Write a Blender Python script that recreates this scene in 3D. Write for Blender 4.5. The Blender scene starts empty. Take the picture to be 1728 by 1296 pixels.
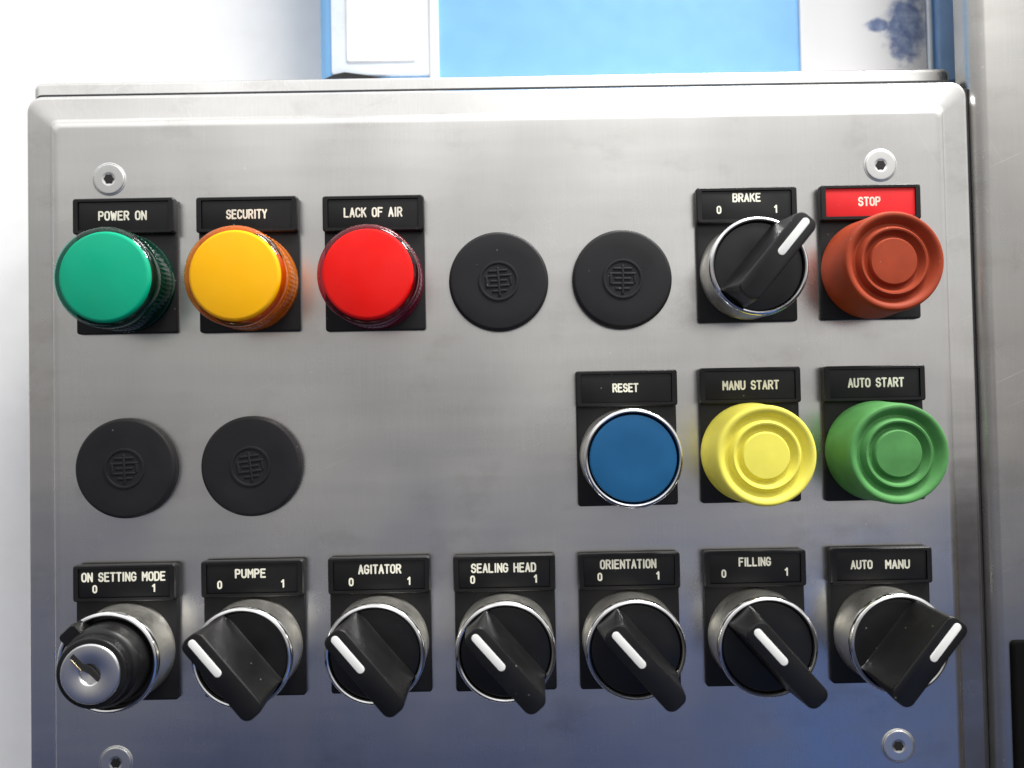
import bpy, bmesh, math, random
from mathutils import Vector, Matrix
random.seed(7)
scene = bpy.context.scene
COL = scene.collection
S = 0.001                                   # all shape numbers below are millimetres

# ------------------------------------------------------------------ camera
cam_data = bpy.data.cameras.new("camera")
cam = bpy.data.objects.new("camera", cam_data)
COL.objects.link(cam)
right = Vector((0.99979754, -0.00634388, -0.01909556))
up = -Vector((-0.01895402, 0.02166805, -0.99958553))
back = -Vector((0.00675502, 0.99974509, 0.02154342))
m = Matrix((right, up, back)).transposed().to_4x4()
m.translation = Vector((1.78687886, -232.69527267, 17.05686709)) * S
cam.matrix_world = m
cam_data.sensor_fit = 'HORIZONTAL'
cam_data.sensor_width = 36.0
cam_data.lens = 1300 / 1728 * 36.0
cam_data.clip_start = 0.005
cam_data.clip_end = 50
cam_data.dof.use_dof = True
cam_data.dof.focus_distance = 0.227
cam_data.dof.aperture_fstop = 9.5
scene.camera = cam

# ------------------------------------------------------------------ world: the room around the machine
world = bpy.data.worlds.new("World")
scene.world = world
world.use_nodes = True
wn, wl = world.node_tree.nodes, world.node_tree.links
wn.clear()
w_out = wn.new('ShaderNodeOutputWorld')
w_bg = wn.new('ShaderNodeBackground')
w_bg.inputs['Strength'].default_value = 1.0
w_tc = wn.new('ShaderNodeTexCoord')
w_sep = wn.new('ShaderNodeSeparateXYZ')
wl.new(w_tc.outputs['Generated'], w_sep.inputs[0])
w_map = wn.new('ShaderNodeMapRange')
w_map.inputs[1].default_value = -1; w_map.inputs[2].default_value = 1
wl.new(w_sep.outputs['Z'], w_map.inputs[0])
w_ramp = wn.new('ShaderNodeValToRGB')
el = w_ramp.color_ramp.elements
STOPS = [(-1, (.03, .035, .06)), (-.48, (.065, .08, .15)), (-.34, (.11, .13, .23)), (-.2, (.21, .22, .27)), (-.08, (.38, .37, .36)),
         (.04, (.52, .505, .49)), (.16, (.60, .595, .58)), (.27, (.72, .715, .70)), (.37, (.88, .875, .86)), (.46, (1.35, 1.35, 1.33)), (.6, (1.7, 1.7, 1.68)), (1, (1.6, 1.6, 1.6))]
while len(el) < len(STOPS):
    el.new(0.5)
for e, (p, c) in zip(el, STOPS):
    e.position = (p + 1) / 2
    e.color = (*c, 1)
wl.new(w_map.outputs[0], w_ramp.inputs[0])
w_dot = wn.new('ShaderNodeVectorMath'); w_dot.operation = 'DOT_PRODUCT'
w_dot.inputs[1].default_value = Vector((.50, -.77, -.40)).normalized()
wl.new(w_tc.outputs['Generated'], w_dot.inputs[0])
w_m2 = wn.new('ShaderNodeMapRange'); w_m2.interpolation_type = 'SMOOTHSTEP'
w_m2.inputs[1].default_value = .93; w_m2.inputs[2].default_value = .998
wl.new(w_dot.outputs['Value'], w_m2.inputs[0])
w_mix = wn.new('ShaderNodeMix'); w_mix.data_type = 'RGBA'
w_mix.inputs['B'].default_value = (.09, .165, .41, 1)
wl.new(w_m2.outputs[0], w_mix.inputs['Factor'])
wl.new(w_ramp.outputs[0], w_mix.inputs['A'])
w_noise = wn.new('ShaderNodeTexNoise'); w_noise.inputs['Scale'].default_value = 3.2; w_noise.inputs['Detail'].default_value = 3
wl.new(w_tc.outputs['Generated'], w_noise.inputs[0])
w_m3 = wn.new('ShaderNodeMapRange'); w_m3.inputs[1].default_value = .36; w_m3.inputs[2].default_value = .62
w_m3.inputs[3].default_value = .72; w_m3.inputs[4].default_value = 1.15
wl.new(w_noise.outputs[0], w_m3.inputs[0])
w_mul = wn.new('ShaderNodeMix'); w_mul.data_type = 'RGBA'; w_mul.blend_type = 'MULTIPLY'
w_mul.inputs['Factor'].default_value = 1
wl.new(w_mix.outputs['Result'], w_mul.inputs['A'])
wl.new(w_m3.outputs[0], w_mul.inputs['B'])
# sideways gradient added to the room, lighter towards the right
w_m4 = wn.new('ShaderNodeMapRange'); w_m4.interpolation_type = 'SMOOTHSTEP'
w_m4.inputs[1].default_value = -.55; w_m4.inputs[2].default_value = .45; w_m4.inputs[3].default_value = .78; w_m4.inputs[4].default_value = 1.14
wl.new(w_sep.outputs['X'], w_m4.inputs[0])
w_mu2 = wn.new('ShaderNodeMix'); w_mu2.data_type = 'RGBA'; w_mu2.blend_type = 'MULTIPLY'; w_mu2.inputs['Factor'].default_value = 1
wl.new(w_mul.outputs['Result'], w_mu2.inputs['A']); wl.new(w_m4.outputs[0], w_mu2.inputs['B'])
# dark patch added low on the far right to darken the post's reflections
w_m5 = wn.new('ShaderNodeMapRange'); w_m5.interpolation_type = 'SMOOTHSTEP'
w_m5.inputs[1].default_value = .515; w_m5.inputs[2].default_value = .60
wl.new(w_sep.outputs['X'], w_m5.inputs[0])
w_m6 = wn.new('ShaderNodeMapRange'); w_m6.interpolation_type = 'SMOOTHSTEP'
w_m6.inputs[1].default_value = .0; w_m6.inputs[2].default_value = -.16
wl.new(w_sep.outputs['Z'], w_m6.inputs[0])
w_mm = wn.new('ShaderNodeMath'); w_mm.operation = 'MULTIPLY'
wl.new(w_m5.outputs[0], w_mm.inputs[0]); wl.new(w_m6.outputs[0], w_mm.inputs[1])
w_mu3 = wn.new('ShaderNodeMix'); w_mu3.data_type = 'RGBA'
w_mu3.inputs['B'].default_value = (.045, .038, .032, 1)
wl.new(w_mm.outputs[0], w_mu3.inputs['Factor']); wl.new(w_mu2.outputs['Result'], w_mu3.inputs['A'])
wl.new(w_mu3.outputs['Result'], w_bg.inputs['Color'])
wl.new(w_bg.outputs[0], w_out.inputs[0])

# ------------------------------------------------------------------ lamps: two ceiling fittings above the machine
def area(name, loc, target, sx, sy, power, color=(1, .985, .95)):
    d = bpy.data.lights.new(name, 'AREA')
    d.shape = 'RECTANGLE'; d.size = sx; d.size_y = sy
    d.energy = power; d.color = color
    o = bpy.data.objects.new(name, d); COL.objects.link(o)
    o.location = Vector(loc) * S
    o.rotation_euler = (Vector(target) - Vector(loc)).to_track_quat('-Z', 'Y').to_euler()
    return o
area("ceiling_lamp", (225, -300, 900), (0, 0, 0), .27, .22, 8.5)
area("ceiling_lamp", (760, -330, 980), (0, 0, 0), .32, .26, 11.5)

scene.view_settings.view_transform = 'Standard'
scene.view_settings.look = 'None'
scene.view_settings.exposure = 0.0
scene.view_settings.gamma = 1.0
scene.view_settings.use_curve_mapping = False

# ------------------------------------------------------------------ materials
def new_mat(name):
    mt = bpy.data.materials.new(name); mt.use_nodes = True
    nt = mt.node_tree
    return mt, nt, nt.nodes['Principled BSDF']
def rgb(c): return (c[0], c[1], c[2], 1)
def noise(nt, scale, detail=3, vec=None, rough=.5):
    n = nt.nodes.new('ShaderNodeTexNoise'); n.inputs['Scale'].default_value = scale
    n.inputs['Detail'].default_value = detail; n.inputs['Roughness'].default_value = rough
    if vec: nt.links.new(vec, n.inputs['Vector'])
    return n
def maprange(nt, src, a, b, c, d, smooth=False):
    n = nt.nodes.new('ShaderNodeMapRange')
    if smooth: n.interpolation_type = 'SMOOTHSTEP'
    for i, v in zip((1, 2, 3, 4), (a, b, c, d)): n.inputs[i].default_value = v
    nt.links.new(src, n.inputs[0]); return n
def coords(nt, scale=(1, 1, 1), kind='Object', loc=(0, 0, 0)):
    tc = nt.nodes.new('ShaderNodeTexCoord'); mp = nt.nodes.new('ShaderNodeMapping')
    mp.inputs['Scale'].default_value = scale; mp.inputs['Location'].default_value = loc
    nt.links.new(tc.outputs[kind], mp.inputs[0]); return mp.outputs[0]
def worldpos(nt, scale=(1, 1, 1)):
    g = nt.nodes.new('ShaderNodeNewGeometry'); mp = nt.nodes.new('ShaderNodeMapping')
    mp.inputs['Scale'].default_value = scale
    nt.links.new(g.outputs['Position'], mp.inputs[0]); return mp.outputs[0]
def add_bump(nt, b, src, strength, dist):
    bp = nt.nodes.new('ShaderNodeBump'); bp.inputs['Strength'].default_value = strength
    bp.inputs['Distance'].default_value = dist
    nt.links.new(src, bp.inputs['Height']); nt.links.new(bp.outputs[0], b.inputs['Normal'])
def mixcol(nt, fac, a, b):
    n = nt.nodes.new('ShaderNodeMix'); n.data_type = 'RGBA'
    nt.links.new(fac, n.inputs['Factor'])
    for k, v in (('A', a), ('B', b)):
        if isinstance(v, tuple): n.inputs[k].default_value = rgb(v)
        else: nt.links.new(v, n.inputs[k])
    return n.outputs['Result']
def dust_mask(nt, density, size):
    """few small specks: voronoi cells, each with its own chance of holding one"""
    v = nt.nodes.new('ShaderNodeTexVoronoi'); v.inputs['Scale'].default_value = density
    nt.links.new(worldpos(nt), v.inputs['Vector'])
    near = maprange(nt, v.outputs['Distance'], size * .3, size * .8, 1, 0)
    sep = nt.nodes.new('ShaderNodeSeparateColor'); nt.links.new(v.outputs['Color'], sep.inputs[0])
    some = maprange(nt, sep.outputs[0], .80, .97, 0, 1)
    mul = nt.nodes.new('ShaderNodeMath'); mul.operation = 'MULTIPLY'
    nt.links.new(near.outputs[0], mul.inputs[0]); nt.links.new(some.outputs[0], mul.inputs[1])
    return mul.outputs[0]

def plastic(name, col, rough=.45, spec=.5, dust=0.0, var=.12, bump=.02, coat=0.0, grain=2500, dens=330):
    mt, nt, b = new_mat(name)
    n = noise(nt, 120, 4, worldpos(nt))
    f = maprange(nt, n.outputs[0], .3, .7, 0, 1)
    c = mixcol(nt, f.outputs[0], tuple(x * (1 - var) for x in col), tuple(min(1, x * (1 + var)) for x in col))
    if dust:
        dm = dust_mask(nt, dens, .13)
        ml = nt.nodes.new('ShaderNodeMath'); ml.operation = 'MULTIPLY'; ml.inputs[1].default_value = dust
        nt.links.new(dm, ml.inputs[0])
        c = mixcol(nt, ml.outputs[0], c, (.55, .53, .48))
    nt.links.new(c, b.inputs['Base Color'])
    r = maprange(nt, n.outputs[0], .25, .75, rough - .07, rough + .1)
    nt.links.new(r.outputs[0], b.inputs['Roughness'])
    b.inputs['Specular IOR Level'].default_value = spec
    b.inputs['Coat Weight'].default_value = coat; b.inputs['Coat Roughness'].default_value = .06
    g = noise(nt, grain, 2, worldpos(nt))
    add_bump(nt, b, g.outputs[0], bump * 5, .00006)
    return mt

def steel(name, col=(.74, .735, .725), rough=.30, grain=(1900, 1900, 55), strength=.10, aniso=.5):
    mt, nt, b = new_mat(name)
    b.inputs['Metallic'].default_value = 1
    streak = noise(nt, 1.0, 4, worldpos(nt, grain), .6)
    blot = noise(nt, 26, 6, worldpos(nt), .62)
    fine = noise(nt, 1.0, 1, worldpos(nt, (1500, 1500, 60)))
    f = maprange(nt, streak.outputs[0], .25, .75, 0, 1)
    c1 = mixcol(nt, f.outputs[0], tuple(x * .96 for x in col), tuple(min(1, x * 1.03) for x in col))
    fb = maprange(nt, blot.outputs[0], .35, .7, 0, 1)
    ml = nt.nodes.new('ShaderNodeMath'); ml.operation = 'MULTIPLY'; ml.inputs[1].default_value = .6
    nt.links.new(fb.outputs[0], ml.inputs[0])
    c2 = mixcol(nt, ml.outputs[0], c1, (col[0] * .89, col[1] * .87, col[2] * .85))
    # thin scratches in two directions, and darker smears
    for ang, wsc, lo in ((.5, (2600, 2600, 26), .705), (-1.15, (2200, 2200, 30), .715)):
        mp = nt.nodes.new('ShaderNodeMapping'); mp.inputs['Rotation'].default_value = (0, ang, 0)
        g_ = nt.nodes.new('ShaderNodeNewGeometry'); nt.links.new(g_.outputs['Position'], mp.inputs[0])
        m2 = nt.nodes.new('ShaderNodeMapping'); m2.inputs['Scale'].default_value = wsc
        nt.links.new(mp.outputs[0], m2.inputs[0])
        sn = noise(nt, 1.0, 1, m2.outputs[0])
        sm = maprange(nt, sn.outputs[0], lo, lo + .05, 0, .26)
        c2 = mixcol(nt, sm.outputs[0], c2, (.92, .92, .90))
    sme = noise(nt, 1.0, 5, worldpos(nt, (38, 38, 60)), .65)
    c2 = mixcol(nt, maprange(nt, sme.outputs[0], .53, .70, 0, .5, True).outputs[0], c2, (col[0] * .78, col[1] * .76, col[2] * .73))
    dm = dust_mask(nt, 210, .10)
    md = nt.nodes.new('ShaderNodeMath'); md.operation = 'MULTIPLY'; md.inputs[1].default_value = .8
    nt.links.new(dm, md.inputs[0])
    c3 = mixcol(nt, md.outputs[0], c2, (.9, .9, .88))
    nt.links.new(c3, b.inputs['Base Color'])
    r = maprange(nt, blot.outputs[0], .3, .7, rough - .05, rough + .10)
    nt.links.new(r.outputs[0], b.inputs['Roughness'])
    b.inputs['Anisotropic'].default_value = aniso
    tg = nt.nodes.new('ShaderNodeTangent'); tg.direction_type = 'RADIAL'; tg.axis = 'Z'
    nt.links.new(tg.outputs[0], b.inputs['Tangent'])
    add_bump(nt, b, fine.outputs[0], strength * .5, .00004)
    # the sheet is not quite flat: slow waves and wipe marks tilt its normal a little
    wave = noise(nt, 19, 2, worldpos(nt, (1, 1, .8)))
    wipe = noise(nt, 1.0, 4, worldpos(nt, (14, 14, 150)), .6)
    geo = nt.nodes.new('ShaderNodeNewGeometry')
    last = geo.outputs['Normal']
    for src, amt in ((wave, .16), (wipe, .05)):
        sub = nt.nodes.new('ShaderNodeVectorMath'); sub.operation = 'SUBTRACT'; sub.inputs[1].default_value = (.5, .5, .5)
        nt.links.new(src.outputs['Color'], sub.inputs[0])
        ma = nt.nodes.new('ShaderNodeVectorMath'); ma.operation = 'MULTIPLY_ADD'; ma.inputs[1].default_value = (amt, 0, amt)
        nt.links.new(sub.outputs[0], ma.inputs[0]); nt.links.new(last, ma.inputs[2]); last = ma.outputs[0]
    nm = nt.nodes.new('ShaderNodeVectorMath'); nm.operation = 'NORMALIZE'; nt.links.new(last, nm.inputs[0])
    bp = [n for n in nt.nodes if n.type == 'BUMP'][0]
    nt.links.new(nm.outputs[0], bp.inputs['Normal'])
    return mt

def chrome(name, col, rough, wear=.06):
    mt, nt, b = new_mat(name)
    b.inputs['Metallic'].default_value = 1
    n = noise(nt, 420, 4, worldpos(nt))
    f = maprange(nt, n.outputs[0], .3, .72, 0, 1)
    nt.links.new(mixcol(nt, f.outputs[0], col, tuple(x * .86 for x in col)), b.inputs['Base Color'])
    r = maprange(nt, n.outputs[0], .3, .75, rough, rough + wear)
    nt.links.new(r.outputs[0], b.inputs['Roughness'])
    return mt

def lens_shell(name, tint, body, body_fac):
    """tinted clear plastic: what light passes is coloured, a part of it is scattered in the plastic, and the outside is glossy"""
    mt, nt, b = new_mat(name)
    nt.nodes.remove(b)
    out = nt.nodes['Material Output']
    tr = nt.nodes.new('ShaderNodeBsdfTransparent'); tr.inputs[0].default_value = rgb(tint)
    df = nt.nodes.new('ShaderNodeBsdfTranslucent'); df.inputs[0].default_value = rgb(body)
    d2 = nt.nodes.new('ShaderNodeBsdfDiffuse'); d2.inputs[0].default_value = rgb(body)
    ds = nt.nodes.new('ShaderNodeMixShader'); ds.inputs[0].default_value = .6
    nt.links.new(df.outputs[0], ds.inputs[1]); nt.links.new(d2.outputs[0], ds.inputs[2])
    mx = nt.nodes.new('ShaderNodeMixShader'); mx.inputs[0].default_value = body_fac
    nt.links.new(tr.outputs[0], mx.inputs[1]); nt.links.new(ds.outputs[0], mx.inputs[2])
    gl = nt.nodes.new('ShaderNodeBsdfGlossy'); gl.inputs['Roughness'].default_value = .06
    fr = nt.nodes.new('ShaderNodeFresnel'); fr.inputs['IOR'].default_value = 1.5
    m2 = nt.nodes.new('ShaderNodeMixShader')      # a thin shell: only its outer face reflects
    ge = nt.nodes.new('ShaderNodeNewGeometry')
    inv = nt.nodes.new('ShaderNodeMath'); inv.operation = 'SUBTRACT'; inv.inputs[0].default_value = 1
    nt.links.new(ge.outputs['Backfacing'], inv.inputs[1])
    mf = nt.nodes.new('ShaderNodeMath'); mf.operation = 'MULTIPLY'
    nt.links.new(inv.outputs[0], mf.inputs[0]); nt.links.new(fr.outputs[0], mf.inputs[1])
    nt.links.new(mf.outputs[0], m2.inputs[0]); nt.links.new(mx.outputs[0], m2.inputs[1]); nt.links.new(gl.outputs[0], m2.inputs[2])
    nt.links.new(m2.outputs[0], out.inputs[0])
    return mt

M = {}
M['steel'] = steel('brushed_steel', rough=.27)
M['steel_rim'] = steel('bright_steel', rough=.2, strength=.06, aniso=.3)
M['steel_post'] = steel('post_steel', col=(.47, .46, .445), rough=.26, strength=.12)
M['screw'] = chrome('screw_steel', (.80, .80, .79), .30, .1)
M['dark_hole'] = plastic('hole_black', (.01, .01, .01), .8)
M['gasket'] = plastic('gasket_and_shade_black', (.012, .012, .015), .8)  # gasket rubber; the same black paints the gap strip and corner shadow
M['holder'] = plastic('holder_black', (.007, .0068, .0075), .42, .32, dust=.35)
M['insert_black'] = plastic('insert_black', (.006, .006, .0065), .38, .3, dust=.35)
M['insert_red'] = plastic('insert_red', (.66, .014, .018), .5, .25, dust=.2, var=.05)
M['paint_white'] = plastic('engraving_white', (.80, .78, .66), .6, .3, var=.2)
M['rubber'] = plastic('plug_rubber', (.011, .0105, .0125), .55, .3, dust=.4, bump=.05)
M['knob'] = plastic('knob_black', (.006, .006, .0065), .36, .38, dust=.35)
M['pointer'] = plastic('pointer_white', (.82, .82, .80), .45, .4, var=.05)
M['chrome'] = chrome('bezel_chrome', (.86, .86, .87), .10)
M['barrel'] = chrome('barrel_metal', (.84, .82, .76), .36, .08)
M['lock'] = chrome('lock_chrome', (.80, .80, .82), .27)
M['brass'] = chrome('keyway_brass', (.75, .62, .38), .25)
M['boot_red'] = plastic('boot_red', (.345, .050, .018), .55, .2, var=.16, bump=.08, dust=.35, dens=480)
M['boot_yellow'] = plastic('boot_yellow', (.86, .78, .12), .55, .22, var=.06, bump=.08, dust=.12)
M['boot_green'] = plastic('boot_green', (.085, .27, .08), .55, .22, var=.18, bump=.08, dust=.35, dens=480)
M['cap_blue'] = plastic('cap_blue', (.006, .095, .235), .5, .35, var=.06, bump=.05)
M['disc_green'] = plastic('disc_green', (.0, .45, .29), .5, .1, var=.04)
M['disc_amber'] = plastic('disc_amber', (1.0, .56, .0), .5, .1, var=.03)
M['disc_red'] = plastic('disc_red', (.86, .009, .0), .5, .1, var=.04)
M['side_green'] = plastic('disc_side_green', (.0, .03, .022), .5, .2)
M['side_amber'] = plastic('disc_side_amber', (.75, .20, .0), .5, .2)
M['side_red'] = plastic('disc_side_red', (.16, .004, .03), .5, .2)
M['shell_green'] = lens_shell('lens_green', (.45, .95, .88), (.0, .10, .06), .05)
M['shell_amber'] = lens_shell('lens_amber', (1.0, .95, .55), (.80, .26, .0), .05)
M['shell_red'] = lens_shell('lens_red', (1.0, .55, .60), (.42, .008, .01), .04)
M['wall_green'] = lens_shell('lens_wall_green', (.05, .36, .26), (.0, .085, .05), .40)
M['wall_amber'] = lens_shell('lens_wall_amber', (1.0, .60, .15), (.80, .23, .005), .70)
M['wall_red'] = lens_shell('lens_wall_red', (.85, .15, .25), (.32, .012, .05), .45)
M['wall'] = plastic('wall_white', (.86, .86, .86), .7, .2, var=.02)
M['binder'] = plastic('binder_blue', (.23, .51, .88), .42, .4, var=.03)
M['binder_dark'] = plastic('binder_dark_blue', (.36, .57, .92), .6, .2, var=.08)
M['paper'] = plastic('paper_white', (.88, .88, .88), .6, .3, var=.02)
def reflection_paper():
    mt, nt, b = new_mat('paper_reflection')
    # dark blue reflection painted into the sheet's colour, with a soft ragged edge
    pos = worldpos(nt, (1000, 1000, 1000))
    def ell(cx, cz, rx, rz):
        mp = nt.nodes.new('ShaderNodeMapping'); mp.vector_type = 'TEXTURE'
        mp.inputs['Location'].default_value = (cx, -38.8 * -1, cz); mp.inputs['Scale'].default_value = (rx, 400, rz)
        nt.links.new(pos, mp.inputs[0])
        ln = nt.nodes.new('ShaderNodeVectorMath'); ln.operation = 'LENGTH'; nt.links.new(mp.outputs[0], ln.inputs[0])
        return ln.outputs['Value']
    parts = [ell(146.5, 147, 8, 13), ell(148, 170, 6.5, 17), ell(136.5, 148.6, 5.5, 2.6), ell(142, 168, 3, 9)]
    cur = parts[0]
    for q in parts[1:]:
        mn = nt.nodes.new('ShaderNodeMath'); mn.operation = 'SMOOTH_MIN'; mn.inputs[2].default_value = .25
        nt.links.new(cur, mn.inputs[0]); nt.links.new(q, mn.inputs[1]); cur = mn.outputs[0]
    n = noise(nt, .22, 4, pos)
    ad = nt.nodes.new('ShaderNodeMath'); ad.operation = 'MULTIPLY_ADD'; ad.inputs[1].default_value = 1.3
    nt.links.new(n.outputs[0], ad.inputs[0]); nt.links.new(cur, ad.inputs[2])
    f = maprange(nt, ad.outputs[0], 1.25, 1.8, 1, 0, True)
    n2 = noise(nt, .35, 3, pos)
    refl = mixcol(nt, maprange(nt, n2.outputs[0], .35, .7, 0, 1).outputs[0], (.15, .20, .37), (.34, .41, .57))
    nt.links.new(mixcol(nt, f.outputs[0], (.86, .86, .87), refl), b.inputs['Base Color'])
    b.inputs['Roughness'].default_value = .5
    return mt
M['paper_reflection'] = reflection_paper()
M['film'] = plastic('pocket_film', (.80, .87, .96), .3, .5, var=.03)
M['black_opening'] = plastic('opening_black', (.004, .004, .004), .8, .05)

# ------------------------------------------------------------------ mesh helpers (x right, z up, h towards the viewer, in mm)
def V(x, z, h): return Vector((x * S, -h * S, z * S))
def finish(bm, name, mat, parent=None, angle=38, loc=None):
    bmesh.ops.recalc_face_normals(bm, faces=bm.faces)
    me = bpy.data.meshes.new(name); bm.to_mesh(me); bm.free()
    for p in me.polygons: p.use_smooth = True
    me.set_sharp_from_angle(angle=math.radians(angle))
    for mm in (mat if isinstance(mat, (list, tuple)) else [mat]): me.materials.append(mm)
    return link(me, name, parent, loc)
def link(me, name, parent=None, loc=None):
    o = bpy.data.objects.new(name, me); COL.objects.link(o)
    if parent: o.parent = parent
    if loc: o.location = loc
    return o
def rrect(cx, cz, w, hgt, r, n=6):
    """rounded rectangle outline, counter-clockwise seen from the viewer"""
    r = max(1e-4, min(r, w / 2 - 1e-4, hgt / 2 - 1e-4)); pts = []
    for (sx, sz, a0) in ((1, 1, 0), (-1, 1, 90), (-1, -1, 180), (1, -1, 270)):
        ox, oz = cx + sx * (w / 2 - r), cz + sz * (hgt / 2 - r)
        for i in range(n + 1):
            a = math.radians(a0 + 90 * i / n)
            pts.append((ox + r * math.cos(a), oz + r * math.sin(a)))
    return pts
def loft(bm, rings, cap0=True, cap1=True):
    """rings: list of lists of (x,z,h), same count"""
    vs = [[bm.verts.new(V(*p)) for p in ring] for ring in rings]
    n = len(vs[0])
    for a, b in zip(vs, vs[1:]):
        for i in range(n):
            bm.faces.new((a[i], a[(i + 1) % n], b[(i + 1) % n], b[i]))
    if cap0: bm.faces.new(vs[0][::-1])
    if cap1: bm.faces.new(vs[-1])
def slab(bm, cx, cz, w, hgt, h0, h1, r=.6, e=.25, n=5):
    """rounded plate from h0 (back) to h1 (front) with a rounded front edge"""
    rings = [[(x, z, h0) for x, z in rrect(cx, cz, w, hgt, r, n)]]
    for k in range(4):
        a = math.radians(90 * k / 3); i = e * (1 - math.cos(a)); hh = h1 - e + e * math.sin(a)
        rings.append([(x, z, hh) for x, z in rrect(cx, cz, w - 2 * i, hgt - 2 * i, max(.05, r - i), n)])
    loft(bm, rings)
def lathe(bm, prof, cx=0, cz=0, n=72, cap0=True, cap1=True, ripple=None):
    rings = []
    for (r, h) in prof:
        ring = []
        for i in range(n):
            a = 2 * math.pi * i / n
            rr = r + (ripple(a, h) if ripple else 0)
            ring.append((cx + rr * math.cos(a), cz + rr * math.sin(a), h))
        rings.append(ring)
    loft(bm, rings, cap0, cap1)
def arc(r0, h0, r1, h1, n=5, bulge=1):
    """quarter-round from (r0,h0) to (r1,h1): starts along h, ends along r"""
    out = []
    for k in range(n + 1):
        a = math.pi / 2 * k / n
        out.append((r0 + (r1 - r0) * (1 - math.cos(a)), h0 + (h1 - h0) * math.sin(a)))
    return out
def thing(name, label, cat, x, z, h=0, group=None):
    o = bpy.data.objects.new(name, None); COL.objects.link(o)
    o.empty_display_size = .01
    o.location = V(x, z, h); o['label'] = label; o['category'] = cat
    if group: o['group'] = group
    return o
MESH = {}
def cached(key, make):
    """build a mesh once, later copies share its data"""
    def f(name, mat, parent, loc=None):
        if key not in MESH:
            bm = bmesh.new(); make(bm)
            o = finish(bm, name, mat, parent, loc=loc); MESH[key] = o.data; return o
        return link(MESH[key], name, parent, loc)
    return f

# ------------------------------------------------------------------ engraved lettering
def _arcpts(cx, cy, rx, ry, a0, a1, n=6):
    return [(cx + rx * math.cos(math.radians(a0 + (a1 - a0) * i / n)), cy + ry * math.sin(math.radians(a0 + (a1 - a0) * i / n))) for i in range(n + 1)]
_O = _arcpts(.5, .72, .5, .28, 0, 180) + _arcpts(.5, .28, .5, .28, 180, 360) + [(1, .72)]
G = {
 'A': [[(0, 0), (.5, 1), (1, 0)], [(.18, .33), (.82, .33)]],
 'B': [[(0, 0), (0, 1)] + _arcpts(.62, .77, .34, .23, 90, -90) + [(0, .54)], [(0, .54)] + _arcpts(.66, .27, .34, .27, 90, -90) + [(0, 0)]],
 'C': [_arcpts(.5, .72, .5, .28, 10, 180) + _arcpts(.5, .28, .5, .28, 180, 350)],
 'D': [[(0, 0), (0, 1)] + _arcpts(.5, .68, .5, .32, 90, 0, 4) + _arcpts(.5, .32, .5, .32, 0, -90, 4) + [(0, 0)]],
 'E': [[(.95, 1), (0, 1), (0, 0), (.95, 0)], [(0, .53), (.8, .53)]],
 'F': [[(.95, 1), (0, 1), (0, 0)], [(0, .53), (.8, .53)]],
 'G': [_arcpts(.5, .72, .5, .28, 15, 180) + _arcpts(.5, .28, .5, .28, 180, 360) + [(1, .47), (.58, .47)]],
 'H': [[(0, 0), (0, 1)], [(1, 0), (1, 1)], [(0, .52), (1, .52)]],
 'I': [[(.5, 0), (.5, 1)]],
 'K': [[(0, 0), (0, 1)], [(.95, 1), (0, .42)], [(.35, .62), (1, 0)]],
 'L': [[(0, 1), (0, 0), (.92, 0)]],
 'M': [[(0, 0), (0, 1), (.55, .42), (1.1, 1), (1.1, 0)]],
 'N': [[(0, 0), (0, 1), (1, 0), (1, 1)]],
 'O': [_O], '0': [_O],
 'P': [[(0, 0), (0, 1)] + _arcpts(.62, .74, .36, .26, 90, -90) + [(0, .48)]],
 'R': [[(0, 0), (0, 1)] + _arcpts(.62, .75, .36, .25, 90, -90) + [(0, .5)], [(.5, .5), (1, 0)]],
 'S': [_arcpts(.5, .75, .47, .25, 15, 180) + _arcpts(.5, .75, .47, .25, 180, 262, 3) + _arcpts(.5, .26, .5, .26, 80, 0, 4) + _arcpts(.5, .26, .5, .26, 0, -170)],
 'T': [[(0, 1), (1, 1)], [(.5, 1), (.5, 0)]],
 'U': [[(0, 1)] + _arcpts(.5, .28, .5, .28, 180, 360) + [(1, 1)]],
 'W': [[(0, 1), (.28, 0), (.6, .8), (.92, 0), (1.2, 1)]],
 'Y': [[(0, 1), (.5, .48), (1, 1)], [(.5, .48), (.5, 0)]],
 '1': [[(.1, .76), (.55, 1), (.55, 0)]],
}
def glyph_w(ch):
    return {'I': .25, 'M': 1.1, 'W': 1.2, ' ': .75, '1': .6}.get(ch, 1.0)
def stroke(bm, a, b, w, t, h):
    """one engraved stroke: a low ridge of paint with round ends"""
    dx, dz = b[0] - a[0], b[1] - a[1]; L = math.hypot(dx, dz)
    if L < 1e-6: return
    ux, uz = dx / L, dz / L
    out = []
    for k in range(7):
        th = math.radians(90 + 180 * k / 6); c, s = math.cos(th), math.sin(th)
        out.append((a[0] + (ux * c - uz * s) * w, a[1] + (uz * c + ux * s) * w))
    for k in range(7):
        th = math.radians(-90 + 180 * k / 6); c, s = math.cos(th), math.sin(th)
        out.append((b[0] + (ux * c - uz * s) * w, b[1] + (uz * c + ux * s) * w))
    inn = [((p[0] - q[0]) * .55 + q[0], (p[1] - q[1]) * .55 + q[1]) for p, q in zip(out, [a] * 7 + [b] * 7)]
    jit = random.uniform(0, .012)
    loft(bm, [[(x, z, h - .03) for x, z in out], [(x, z, h + t * .6 + jit) for x, z in out], [(x, z, h + t + jit) for x, z in inn]])
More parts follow.
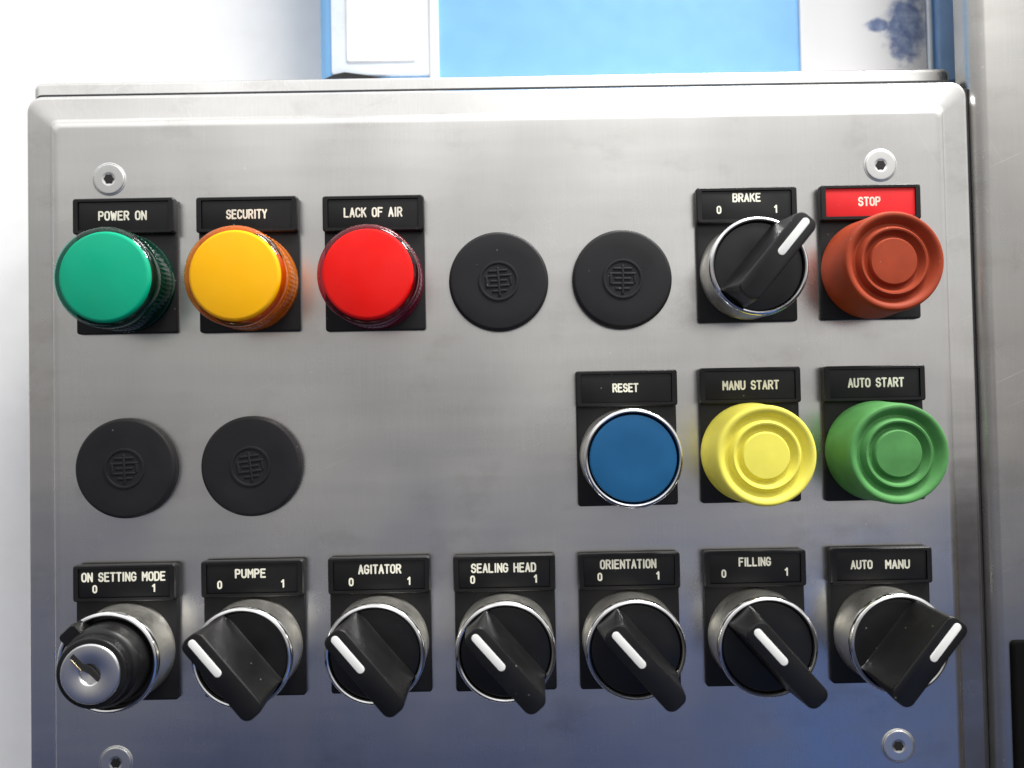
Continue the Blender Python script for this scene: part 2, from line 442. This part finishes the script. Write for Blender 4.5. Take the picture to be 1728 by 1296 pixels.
def text_mesh(bm, txt, cx, cz, width, height, h, w=.25):
    gap = .52
    tot = sum(glyph_w(c) for c in txt) + gap * (len(txt) - 1)
    sx = (width - 2 * w) / tot; sz = height - 2 * w
    x = cx - (width / 2 - w); z0 = cz - sz / 2
    for c in txt:
        ox = -.35 if c == 'I' else 0
        for pl in G.get(c, []):
            pts = [(x + (px + (ox if c == 'I' else 0) - (.05 if c == '1' else 0)) * sx, z0 + pz * sz) for px, pz in pl]
            for a, b in zip(pts, pts[1:]): stroke(bm, a, b, w * random.uniform(.95, 1.05), .035, h)
        x += (glyph_w(c) + gap) * sx

# ------------------------------------------------------------------ the setting: wall, machine post
bm = bmesh.new()
slab(bm, -100, 100, 2400, 1800, -110, -85, 1, .2)
o = finish(bm, 'white_wall', M['wall'])
o['label'] = "plain white wall behind the steel control box"; o['category'] = "wall"

post = thing('machine_post', "tall brushed steel machine post right beside the control box", 'machine post', 205, 0, -5)
bm = bmesh.new()
slab(bm, .6, 20, 113, 640, -9, 0, 5, 4, 6)
finish(bm, 'post_body', M['steel_post'], post)
bm = bmesh.new()
slab(bm, 12, 20, 80, 636, -79, -9.2, 2, .5)
finish(bm, 'post_core', M['steel_post'], post)
bm = bmesh.new()
slab(bm, -57.0, -93.5, 2.6, 413, -14, -2.6, .6, .5)
finish(bm, 'gap_shade', M['gasket'], post)  # dark strip standing in for the shade in the gap beside the box
bm = bmesh.new()
slab(bm, -12.6, -130, 75, 141, -2, 1.2, 1.5, .8)
finish(bm, 'dark_opening', M['black_opening'], post)  # black slab standing in for the dark opening in the post

# ------------------------------------------------------------------ control box
BX = thing('control_box', "brushed stainless steel control box carrying rows of lamps, buttons and switches", 'control box', 0, 0, -60)
def boxpart(bm, name, mat, parent=BX):
    for v in bm.verts: v.co.y -= 60 * S          # shapes below are written from the panel's own front (h = 0)
    return finish(bm, name, mat, parent)
bm = bmesh.new(); slab(bm, -.6, -2, 301, 252, -82, -18, 2.5, 1.2)
boxpart(bm, 'housing', M['steel_rim'])
bm = bmesh.new(); slab(bm, -.2, -4.1, 295, 244.4, -18.5, -13, 2, .8)
boxpart(bm, 'gasket', M['gasket'])
# the front: a pressed cover, flat raised field with rolled edges, then a sloping border and a folded outer edge
bm = bmesh.new()
cx, cz, W, H = 0.9, -2.0, 272.8, 213.2
rings = []
def ring(dw, r, h): rings.append([(x, z, h) for x, z in rrect(cx - dw * .006, cz, W + 2 * dw, H + 2 * dw, r, 10)])
ring(8.8, 5, -13); ring(8.8, 5, -4.6)
for k in range(5):
    a = math.radians(90 * k / 4); ring(8.8 - 1.4 * (1 - math.cos(a)), 5 - 1.4 * (1 - math.cos(a)), -4.1 + 1.4 * math.sin(a))
ring(1.4, 2.6, -2.6); ring(.6, 2.2, -2.4)
for k in range(9):
    a = math.radians(90 * k / 8); ring(.2 - 2.6 * (1 - math.cos(a)), 2.0, -2.15 + 2.15 * math.sin(a))
loft(bm, rings)
for f in bm.faces:
    if max(v.co.y for v in f.verts) > 2.3 * S and len(f.verts) == 4: f.material_index = 1
boxpart(bm, 'front_cover', [M['steel'], M['steel_rim']])
def make_screw(bm):
    lathe(bm, [(5.05, -.3), (5.05, .12), (4.75, .22), (4.65, .05), (4.6, .05), (4.6, .2)] + arc(4.6, .2, 4.25, .42, 4) + [(4.1, .425), (3.9, .43), (2.4, .43), (2.1, .43), (1.95, .42), (1.8, .34)], n=48)
def make_socket(bm):
    pts = []
    for i in range(12):
        a = 2 * math.pi * i / 12; r = 1.55 if i % 2 == 0 else 1.25
        pts.append((r * math.cos(a), r * math.sin(a)))
    loft(bm, [[(x, z, .3) for x, z in pts], [(x, z, .51) for x, z in pts]])
scr = cached('screw', make_screw); soc = cached('socket', make_socket)
for x, z in ((-117.4, 86.4), (116.9, 86.6), (117.1, -88.6), (-116.7, -88.5)):
    s_ = scr('screw', M['screw'], BX, V(x, z, 60)); soc('socket', M['dark_hole'], s_)

# ------------------------------------------------------------------ blue binder standing on the box
BD = thing('blue_binder', "large glossy blue binder with white sheets in clear pockets, standing on the control box", 'binder', 55, 124.2, -62)
def bdpart(bm, name, mat, parent=BD):
    for v in bm.verts: v.co += V(-55, -124.2, 62)
    return finish(bm, name, mat, parent)
bm = bmesh.new(); slab(bm, 53, 244.2, 233, 238, -82, -40, 6, 5)
bdpart(bm, 'cover', M['binder'])
bm = bmesh.new(); slab(bm, -39.5, 246, 38, 225, -41, -39.2, 2, .5)
pk = bdpart(bm, 'label_pocket', M['film'])
bm = bmesh.new(); slab(bm, -40.5, 247.5, 24.8, 218, -40, -38.7, .8, .2)
bdpart(bm, 'label_sheet', M['paper'], pk)
bm = bmesh.new(); slab(bm, -21.9, 245, 3.4, 229, -41, -38.4, 1, .8)
bdpart(bm, 'hinge_strip', M['paper'])
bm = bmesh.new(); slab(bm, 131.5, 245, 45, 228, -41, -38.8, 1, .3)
ps = bdpart(bm, 'paper_sheet', M['paper_reflection'])
bm = bmesh.new(); slab(bm, 155.3, 245, 1.6, 228, -41, -38.2, .7, .5)
bdpart(bm, 'sheet_edge', M['film'], ps)
bm = bmesh.new(); slab(bm, 163.2, 243.6, 11, 232, -60, -38.9, 2, 1.4)
bdpart(bm, 'side_strip', M['binder_dark'])
bm = bmesh.new()
loft(bm, [[(x, z, hh) for x, z in ((-60.5, 124.3), (-38, 124.3), (-38, 131.4), (-46, 133.2), (-53.5, 134.3), (-57, 133.6), (-60.5, 132))] for hh in (-46, -37.6)])
bdpart(bm, 'corner_shadow', M['gasket'])  # black wedge painting the shadow gap under the binder's lifted corner

# ------------------------------------------------------------------ parts shared by the controls
def make_holder(bm):
    slab(bm, 0, 5, 30, 40, 0, 1.5, .9, .3)
    # raised label frame with an opening for the strip
    o_ = rrect(0, 20.15, 30.3, 10.7, .8, 4); i_ = rrect(0, 20.2, 27.4, 8.9, .25, 4)
    def ins(pts, d):
        return [(x - math.copysign(d, x), z - math.copysign(d, z - 20.15)) for x, z in pts]
    loft(bm, [[(x, z, 1.2) for x, z in o_], [(x, z, 2.9) for x, z in o_], [(x, z, 3.25) for x, z in ins(o_, .3)], [(x, z, 3.25) for x, z in ins(i_, -.15)],
              [(x, z, 3.1) for x, z in i_], [(x, z, 1.3) for x, z in i_]], False, False)
holder_m = cached('holder', make_holder)
def make_insert(bm): slab(bm, 0, 20.2, 27.1, 8.6, 1.4, 2.85, .2, .1)
insert_m = {k: cached('insert' + k, make_insert) for k in ('insert_black', 'insert_red')}
def holder(parent, lines, insert='insert_black'):
    h_ = holder_m('legend_holder', M['holder'], parent)
    i_ = insert_m[insert]('label_strip', M[insert], h_)
    bm = bmesh.new()
    for (txt, x, z, w, hgt) in lines:
        hgt *= 1.06
        if txt in '01':
            text_mesh(bm, txt, x, z, 1.45 if txt == '0' else 1.1, hgt, 2.85, .235)
        else:
            text_mesh(bm, txt, x, z, w, hgt, 2.85)
    finish(bm, 'lettering', M['paint_white'], h_, 60)
    return h_

# ------------------------------------------------------------------ indicator lamps
def make_lens(bm):
    def rip(a, h): return .07 * math.sin(70 * a) * (1 if 3.2 < h < 10.4 else 0)
    prof = [(14.75, 1.6), (14.75, 3.3), (14.5, 3.4), (14.55, 10.2), (14.35, 10.5), (14.5, 10.9), (14.5, 12.9)] + arc(14.5, 12.9, 12.2, 16.0, 10)[1:] + [(9, 16.4), (5, 16.7), (.05, 16.8)]
    lathe(bm, prof, n=280, cap0=False, cap1=True, ripple=rip)
    for f in bm.faces:                       # the ribbed wall scatters light, the front is clear
        if all(v.co.y > -13.7 * S for v in f.verts): f.material_index = 1
lens_m = {k: cached('lens' + k, make_lens) for k in ('green', 'amber', 'red')}
def make_disc(bm):
    lathe(bm, [(12.4, 3), (13.0, 13.3)] + arc(13.05, 13.5, 12.0, 14.7, 6) + [(9, 15.1), (5, 15.4), (.05, 15.5)], n=96)
    for f in bm.faces:
        if min(v.co.y for v in f.verts) > -13.7 * S: f.material_index = 1
disc_m = {k: cached('disc' + k, make_disc) for k in ('green', 'amber', 'red')}
def make_collar(bm): lathe(bm, [(14.2, 1.5), (14.2, 2.2), (14.0, 2.6), (12.2, 2.7), (12.2, 1.6)], n=72)
collar_m = cached('collar', make_collar)
LAMPS = [('green', -111.74, 54.3, [('POWER ON', -.37, 20.23, 14.5, 2.75)], "green indicator lamp under the POWER ON label"),
         ('amber', -74.97, 54.1, [('SECURITY', -.12, 20.24, 12.3, 2.75)], "amber yellow indicator lamp under the SECURITY label"),
         ('red', -37.26, 53.8, [('LACK OF AIR', -.05, 20.45, 17.6, 2.85)], "bright red indicator lamp under the LACK OF AIR label")]
for colr, x, z, lines, lab in LAMPS:
    t = thing('indicator_lamp', lab, 'indicator lamp', x, z, 0, "indicator lamps on the control panel")
    holder(t, lines)
    collar_m('collar', M['holder'], t)
    disc_m[colr]('diffuser', [M['disc_' + colr], M['side_' + colr]], t)
    lens_m[colr]('lens', [M['shell_' + colr], M['wall_' + colr]], t)

# ------------------------------------------------------------------ blanking plugs
def make_plug(bm):
    lathe(bm, [(14.95, 0), (14.95, 1.6)] + arc(14.95, 1.7, 13.9, 2.9, 5) + [(10, 3.0), (6.1, 3.02)], n=96)
plug_m = cached('plug', make_plug)
def make_emblem(bm):
    lathe(bm, [(6.05, 3.0), (5.95, 3.28), (5.6, 3.36), (5.25, 3.28), (5.15, 3.0)], n=64, cap0=False, cap1=False)
    def bar(x, z, w, hh, t=.3): slab(bm, x, z, w, hh, 2.95, 3.02 + t, .3, .18, 3)
    bar(0, -.2, .75, 8.8, .3)
    for z, a, b in ((3.05, .1, 2.9), (1.5, .1, 4.1), (0, .1, 2.5), (-1.5, .1, 3.3), (-3.0, .1, 2.2)):
        for s in (-1, 1): bar(s * (a + b) / 2 if s > 0 else -(a + b) / 2, z, b - a, .72, .24 + .004 * s + .008 * abs(z))
    bar(-3.55, 0, .8, 3.6, .27); bar(3.6, .1, .7, 3.2, .215)
emb_m = cached('emblem', make_emblem)
PLUGS = [(-.07, 52.9, "black rubber blanking plug between the red lamp and another plug"),
         (37.1, 52.9, "black rubber blanking plug left of the BRAKE switch"),
         (-112.1, -.9, "black rubber blanking plug below the green lamp"),
         (-74.8, -1.0, "black rubber blanking plug below the amber lamp")]
for (x, z, lab), turn in zip(PLUGS, (-4, 1, -2, -7)):
    t = thing('blanking_plug', lab, 'blanking plug', x, z, 0, "black blanking plugs on the control panel")
    plug_m('cap', M['rubber'], t)
    e_ = emb_m('emblem', M['rubber'], t)
    e_.rotation_euler = (0, math.radians(turn), 0)

# ------------------------------------------------------------------ metal bezel, shared by switches and the reset button
def make_bezel(bm):
    prof = [(13.3, 11.4), (13.9, 11.6)] + arc(14.4, 11.8, 13.9, 13.2, 4) + [(13.5, 13.35), (13.15, 13.2), (12.95, 12.6), (12.9, 10.5)]
    lathe(bm, prof, n=96, cap0=False, cap1=False)
bezel_m = cached('bezel', make_bezel)
def make_barrel(bm):
    lathe(bm, [(14.3, 1.4), (14.3, 2.0), (14.05, 2.4), (13.95, 10.6), (14.1, 11.2), (13.9, 11.7), (13.0, 11.8)], n=96, cap0=False, cap1=False)
barrel_m = cached('barrel', make_barrel)

# ------------------------------------------------------------------ selector switches
def make_dial(bm):
    lathe(bm, [(12.8, 3), (12.8, 11.9), (12.6, 12.3), (12.2, 12.4), (6, 12.45), (.05, 12.5)], n=96)
dial_m = cached('dial', make_dial)
def grip_ring(a0, a1, b, h, r):
    """rounded-rectangle section: x = across, z = along, tail at -a0 and pointer end at +a1"""
    return [(x, z, h) for x, z in rrect(0, (a1 - a0) / 2, 2 * b, a0 + a1, r, 7)]
def make_grip(bm):
    R = [grip_ring(12.3, 12.7, 4.6, 12.3, .7), grip_ring(12.3, 12.7, 4.25, 12.9, .8), grip_ring(13.6, 13.75, 3.4, 27.4, 2.4),
         grip_ring(13.6, 13.8, 3.35, 27.9, 2.4), grip_ring(13.4, 13.6, 3.15, 28.2, 2.2), grip_ring(13.1, 13.3, 2.85, 28.28, 1.9)]
    loft(bm, R)
grip_m = cached('grip', make_grip)
def make_pointer(bm): slab(bm, 0, 6.7, 2.15, 12.3, 27.5, 28.42, 1.07, .12, 8)
pointer_m = cached('pointer', make_pointer)
def selector(x, z, ang, lines, lab):
    t = thing('selector_switch', lab, 'selector switch', x, z, 0, "black rotary selector switches on the control panel")
    holder(t, lines)
    barrel_m('barrel', M['barrel'], t)
    bezel_m('bezel', M['chrome'], t)
    dial_m('dial', M['knob'], t)
    g = grip_m('grip', M['knob'], t)
    pointer_m('pointer', M['pointer'], g)
    g.rotation_euler = (0, math.radians(ang), 0)
    return t
def zero_one(x0, z0, x1, z1): return [('0', x0, z0, 0, 2.35), ('1', x1, z1, 0, 2.35)]
selector(74.86, 54.33, 40, [('BRAKE', .05, 22.4, 8.6, 2.6)] + zero_one(-8.37, 18.8, 8.72, 18.8), "black rotary switch with white pointer turned to 1 under the BRAKE label")
selector(-74.61, -54.29, -40, [('PUMPE', -.59, 21.65, 9.2, 2.6)] + zero_one(-9.71, 18.45, 8.9, 18.5), "black rotary switch with white pointer at 0 under the PUMPE label")
selector(-37.1, -54.1, -40, [('AGITATOR', .16, 21.95, 12.8, 2.7)] + zero_one(-8.35, 18.3, 8.76, 18.3), "black rotary switch with white pointer at 0 under the AGITATOR label")
selector(0, -54.26, -41, [('SEALING HEAD', -.22, 21.75, 19.4, 2.7)] + zero_one(-9.45, 18.4, 9.2, 18.35), "black rotary switch with white pointer at 0 under the SEALING HEAD label")
selector(37.07, -54.4, -41, [('ORIENTATION', -.24, 22.25, 16.8, 2.7)] + zero_one(-8.72, 18.6, 8.52, 18.7), "black rotary switch with white pointer at 0 under the ORIENTATION label")
selector(74.61, -54.39, -41, [('FILLING', -.06, 22.15, 9.7, 2.6)] + zero_one(-9.36, 18.8, 9.3, 19), "black rotary switch with white pointer at 0 under the FILLING label")
selector(112.28, -54.3, 39, [('AUTO', -5.89, 20.55, 6.6, 2.6), ('MANU', 4.85, 20.45, 7.4, 2.6)], "black rotary switch turned to MANU under the AUTO MANU label")

# ------------------------------------------------------------------ key switch
KS = thing('key_switch', "key operated switch with chrome lock under the ON SETTING MODE label", 'key switch', -112.4, -54.8, 0)
holder(KS, [('ON SETTING MODE', -.29, 21.95, 24.9, 2.7), ('0', -8.77, 18.45, 0, 2.3), ('1', 8.59, 18.5, 0, 2.3)])
barrel_m('barrel', M['barrel'], KS)
bezel_m('bezel', M['chrome'], KS)
bm = bmesh.new()
lathe(bm, [(12.8, 3), (12.8, 10.6), (11.9, 10.8), (11.7, 11.2), (11.2, 17.0), (10.4, 18.0), (9.9, 18.2), (9.7, 20.8)] + arc(9.7, 20.8, 9.2, 21.5, 3) + [(8.3, 21.55), (8.25, 19.5)], n=80, cap1=False)
kc = finish(bm, 'collar', M['knob'], KS)
bm = bmesh.new()                             # the collar's pointing lug
loft(bm, [grip_ring(-5, 14.0, 3.2, 10.5, 1.2), grip_ring(-5, 14.4, 3.0, 16.4, 1.2), grip_ring(-5, 14.0, 2.7, 17.2, 1.1)])
lug = finish(bm, 'lug', M['knob'], kc); lug.rotation_euler = (0, math.radians(-42), 0)
bm = bmesh.new()
lathe(bm, [(8.2, 19), (8.2, 21.6)] + arc(8.2, 21.6, 7.6, 22.2, 4) + [(3.1, 22.28), (2.9, 22.15), (2.6, 21.6), (.8, 21.2), (.05, 21.1)], n=72)
lk = finish(bm, 'lock_cylinder', M['lock'], KS)
bm = bmesh.new()                             # keyhole: a bent slot from the rim to past the centre
slot = [(-.75, 7.0), (.6, 7.1), (.8, 3.4), (1.7, 1.4), (1.7, -2.5), (.3, -2.9), (.1, .2), (-.75, 2.6)]
loft(bm, [[(x, z, 20.0) for x, z in slot[::-1]], [(x, z, 22.34) for x, z in slot[::-1]]])
sl = finish(bm, 'keyhole', M['dark_hole'], lk); sl.rotation_euler = (0, math.radians(-42), 0)
bm = bmesh.new()
slab(bm, -1.0, 4.3, .5, 4.2, 22.0, 22.42, .2, .1, 3)
kb = finish(bm, 'keyway_edge', M['brass'], lk); kb.rotation_euler = (0, math.radians(-42), 0)

# ------------------------------------------------------------------ push buttons
def make_boot(bm):
    prof = [(14.9, 1.4), (15.0, 2.2), (14.75, 5), (14.5, 10), (14.35, 14)] + arc(14.35, 14.6, 13.6, 16.4, 5) + \
           [(13.0, 16.42), (12.3, 16.0), (11.6, 15.0), (11.0, 14.5), (10.5, 14.6), (10.1, 15.2), (9.7, 16.0), (9.35, 16.3), (8.9, 16.2), (8.5, 15.6), (8.0, 14.8), (7.5, 14.5), (7.05, 14.7), (6.85, 15.2), (6.7, 15.7), (6.4, 15.95), (3, 16.05), (.05, 16.1)]
    lathe(bm, prof, n=112)
boot_m = {k: cached('boot' + k, make_boot) for k in ('red', 'yellow', 'green')}
BOOTS = [('red', 112.2, 54.5, [('STOP', -.34, 20.4, 6.8, 2.7)], 'insert_red', "rust red rubber covered push button under the red STOP label"),
         ('yellow', 74.5, .14, [('MANU START', .21, 20.2, 17.0, 2.7)], 'insert_black', "yellow rubber covered push button under the MANU START label"),
         ('green', 111.9, .01, [('AUTO START', .37, 20.4, 16.9, 2.75)], 'insert_black', "green rubber covered push button under the AUTO START label")]
for colr, x, z, lines, ins, lab in BOOTS:
    t = thing('push_button', lab, 'push button', x, z, 0, "push buttons on the control panel")
    holder(t, lines, ins)
    boot_m[colr]('boot', M['boot_' + colr], t)
t = thing('push_button', "flat blue push button in a chrome ring under the RESET label", 'push button', 37.5, -.07, 0, "push buttons on the control panel")
holder(t, [('RESET', -.32, 20.3, 7.8, 2.55)])
barrel_m('barrel', M['barrel'], t)
bezel_m('bezel', M['chrome'], t)
bm = bmesh.new()
lathe(bm, [(12.5, 3), (12.5, 12.4)] + arc(12.5, 12.4, 12.0, 12.9, 4) + [(6, 12.85), (.05, 12.8)], n=96)
finish(bm, 'button_cap', M['cap_blue'], t)
